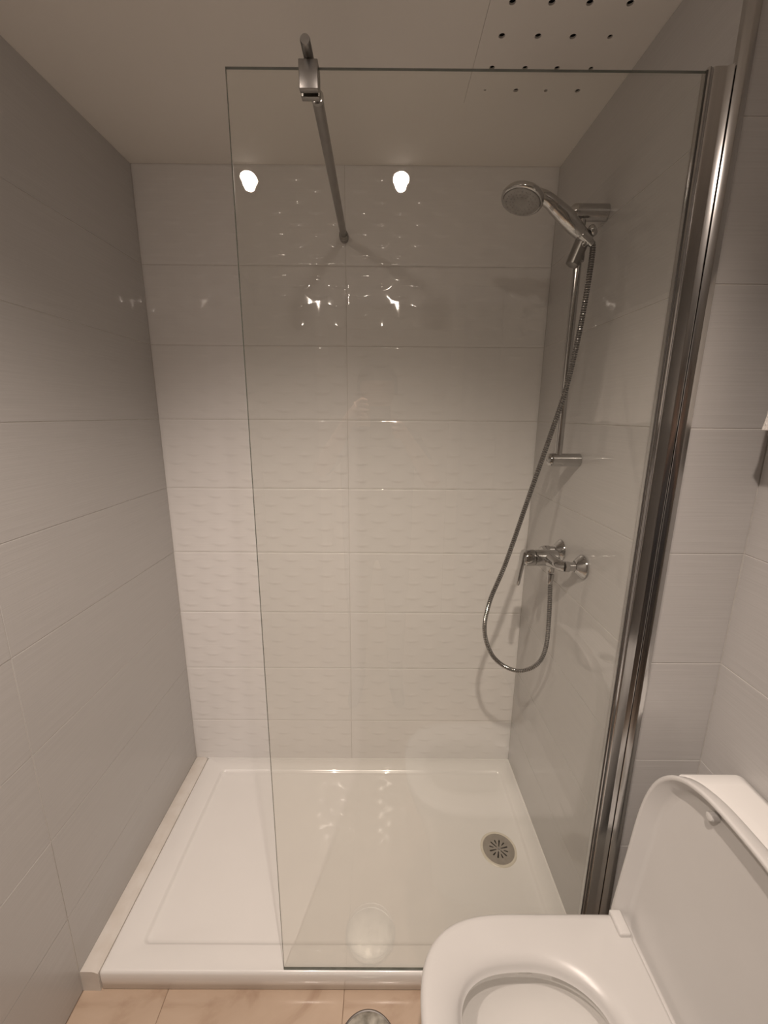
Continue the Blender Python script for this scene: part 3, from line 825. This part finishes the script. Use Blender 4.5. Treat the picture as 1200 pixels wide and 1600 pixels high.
for j in range(ny + 1):
    y_ = 0.36 + (0.735 - 0.36) * j / ny
    wv = 0.004 * math.sin(j * 1.1) 
    pr = []
    for (px, pz) in prof_front:
        k = (1.8125 - pz) / 0.30
        sgn = -1 if px < 0.672 else 1
        pr.append((px + wv * k - (0.006 * k * math.sin(j * 0.7 + 1.0) if sgn < 0 else 0), pz + 0.004 * k * math.sin(j * 0.8)))
    o_ = offs(pr, TH); i_ = offs(pr, -TH)
    rings.append([(px, y_, pz) for px, pz in o_ + i_[::-1]])
tw.loft(rings)
tag(tw.build('towel', M_TOWEL, None, smooth=60), 'white terry towel hanging over the rail at the right edge', 'towel')

# ------------------------------------------------------------------ the photographer, seen only mirrored in the glass
def skin_mesh(name, verts, edges, radii, root, mat_fn, mats, subd=2):
    me = bpy.data.meshes.new(name + '_cage')
    me.from_pydata(verts, edges, [])
    o = link(name + '_cage', me)
    sk = o.modifiers.new('skin', 'SKIN'); sk.use_smooth_shade = True
    ss = o.modifiers.new('sub', 'SUBSURF'); ss.levels = subd; ss.render_levels = subd
    for i, sv in enumerate(me.skin_vertices[0].data):
        r_ = radii[i]
        sv.radius = r_ if isinstance(r_, tuple) else (r_, r_)
        sv.use_root = (i == root)
    dg = bpy.context.evaluated_depsgraph_get()
    nm = bpy.data.meshes.new_from_object(o.evaluated_get(dg))
    bpy.data.objects.remove(o); bpy.data.meshes.remove(me)
    nm.materials.clear()
    for mm in mats: nm.materials.append(mm)
    for p in nm.polygons:
        p.use_smooth = True
        p.material_index = mat_fn(p.center)
    nm.name = name
    return link(name, nm)

PYc = -0.42
V_, E_, R_ = [], [], []
def pv(p, r_, par=None):
    V_.append(p); R_.append(r_)
    i = len(V_) - 1
    if par is not None: E_.append((par, i))
    return i
px0 = -0.03
pel = pv((px0, PYc, 0.95), (0.19, 0.12))
wst = pv((px0, PYc, 1.10), (0.19, 0.12), pel)
chs = pv((px0, PYc, 1.28), (0.205, 0.125), wst)
shb = pv((px0, PYc, 1.41), (0.165, 0.095), chs)
nk = pv((px0, PYc + 0.02, 1.50), (0.058, 0.058), shb)
hd0 = pv((px0, PYc + 0.05, 1.575), (0.066, 0.074), nk)
hd1 = pv((px0, PYc + 0.06, 1.640), (0.077, 0.094), hd0)
hd2 = pv((px0, PYc + 0.05, 1.680), (0.066, 0.080), hd1)
ns_ = pv((px0, PYc + 0.158, 1.635), 0.014, hd1)
for s in (-1, 1):
    pv((px0 + s * 0.082, PYc + 0.045, 1.645), 0.012, hd1)
# legs
for s in (-1, 1):
    hp = pv((px0 + s * 0.095, PYc, 0.86), 0.092, pel)
    kn = pv((px0 + s * 0.10, PYc + 0.02, 0.50), 0.060, hp)
    an = pv((px0 + s * 0.105, PYc, 0.11), 0.042, kn)
    ft = pv((px0 + s * 0.11, PYc + 0.02, 0.045), 0.042, an)
    pv((px0 + s * 0.125, PYc + 0.16, 0.035), 0.033, ft)
hands = {}
for s, el, wr, palm in ((-1, (-0.30, PYc + 0.08, 1.26), (-0.150, -0.12, 1.490), (-0.115, -0.045, 1.545)), (1, (0.245, PYc + 0.07, 1.20), (0.115, -0.13, 1.405), (0.070, -0.045, 1.465))):
    sh = pv((px0 + s * 0.165, PYc, 1.40), 0.066, shb)
    ua = pv(((px0 + s * 0.165) * 0.5 + el[0] * 0.5, (PYc + el[1]) / 2 - 0.01, (1.40 + el[2]) / 2), 0.055, sh)
    e_ = pv(el, 0.044, ua)
    f_ = pv(tuple(el[i] * 0.5 + wr[i] * 0.5 for i in range(3)), 0.042, e_)
    w2 = pv(wr, 0.029, f_)
    pa = pv(palm, (0.036, 0.022), w2)
    # four fingers curled around the phone, thumb on its near side
    if s < 0:
        tips = [((-0.088, -0.014, 1.585), (-0.060, -0.009, 1.578)), ((-0.088, -0.016, 1.567), (-0.056, -0.008, 1.560)), ((-0.090, -0.018, 1.549), (-0.058, -0.008, 1.541)), ((-0.094, -0.020, 1.532), (-0.066, -0.009, 1.524))]
        th = ((-0.095, -0.060, 1.515), (-0.060, -0.040, 1.515))
    else:
        tips = [((0.062, -0.014, 1.497), (0.036, -0.008, 1.492)), ((0.060, -0.015, 1.480), (0.032, -0.008, 1.474)), ((0.060, -0.017, 1.463), (0.034, -0.008, 1.457)), ((0.062, -0.019, 1.446), (0.040, -0.009, 1.441))]
        th = ((0.055, -0.062, 1.490), (0.028, -0.042, 1.500))
    for a_, b_ in tips:
        k1 = pv(a_, 0.0095, pa); pv(b_, 0.0078, k1)
    k1 = pv(th[0], 0.0115, pa); pv(th[1], 0.009, k1)
def pmat(cn):
    if cn.z < 0.98 and abs(cn.x) < 0.4 and cn.y < PYc + 0.3:
        return 3 if cn.z < 0.08 else 2
    if cn.z > 1.475 and cn.y > PYc - 0.06 and abs(cn.x - px0) < 0.13 and cn.y < PYc + 0.17:
        return 0
    # bare forearms below the short sleeves
    if cn.y > PYc + 0.115 and abs(cn.x - px0) > 0.02 or abs(cn.x - px0) > 0.235 and cn.z < 1.315:
        return 0
    if cn.y > PYc + 0.17: return 0
    return 1
person = skin_mesh('person', V_, E_, R_, 0, pmat, [M_SKIN, M_SHIRT, M_TROUSERS, M_PHONE])
tag(person, 'person in a dark short-sleeved shirt holding up a phone, mirrored in the glass', 'person')
hair = MB()
hr = []
for j in range(7):
    a = R(8 + 80 * j / 6)
    hr.append([(px0 + 0.096 * math.sin(a) * math.cos(t), PYc + 0.042 + 0.112 * math.sin(a) * math.sin(t) - 0.012 * (j / 6), 1.650 + 0.118 * math.cos(a) - (0.035 * (j / 6) ** 2 if math.sin(t) < 0.2 else -0.02 * (j / 6) ** 2)) for t in [2 * math.pi * i / 28 for i in range(28)]])
hair.loft(hr, True, False)
hair_o = hair.build('hair', M_HAIR, None, smooth=80)
hair_o.parent = person
phone = thing('phone', 'dark phone held upright in both hands in front of the face', 'phone', (-0.012, -0.016, CAM_H - 0.13))
rel(MB().box(-0.052, 0.026, -0.0245, -0.0165, CAM_H - 0.128, CAM_H + 0.030).build('phone_body', M_PHONE, None, bevel=0.003), phone)
rel(MB().box(-0.016, 0.016, -0.0168, -0.0146, CAM_H - 0.016, CAM_H + 0.022).build('camera_island', M_PHONE, None, bevel=0.001), phone)
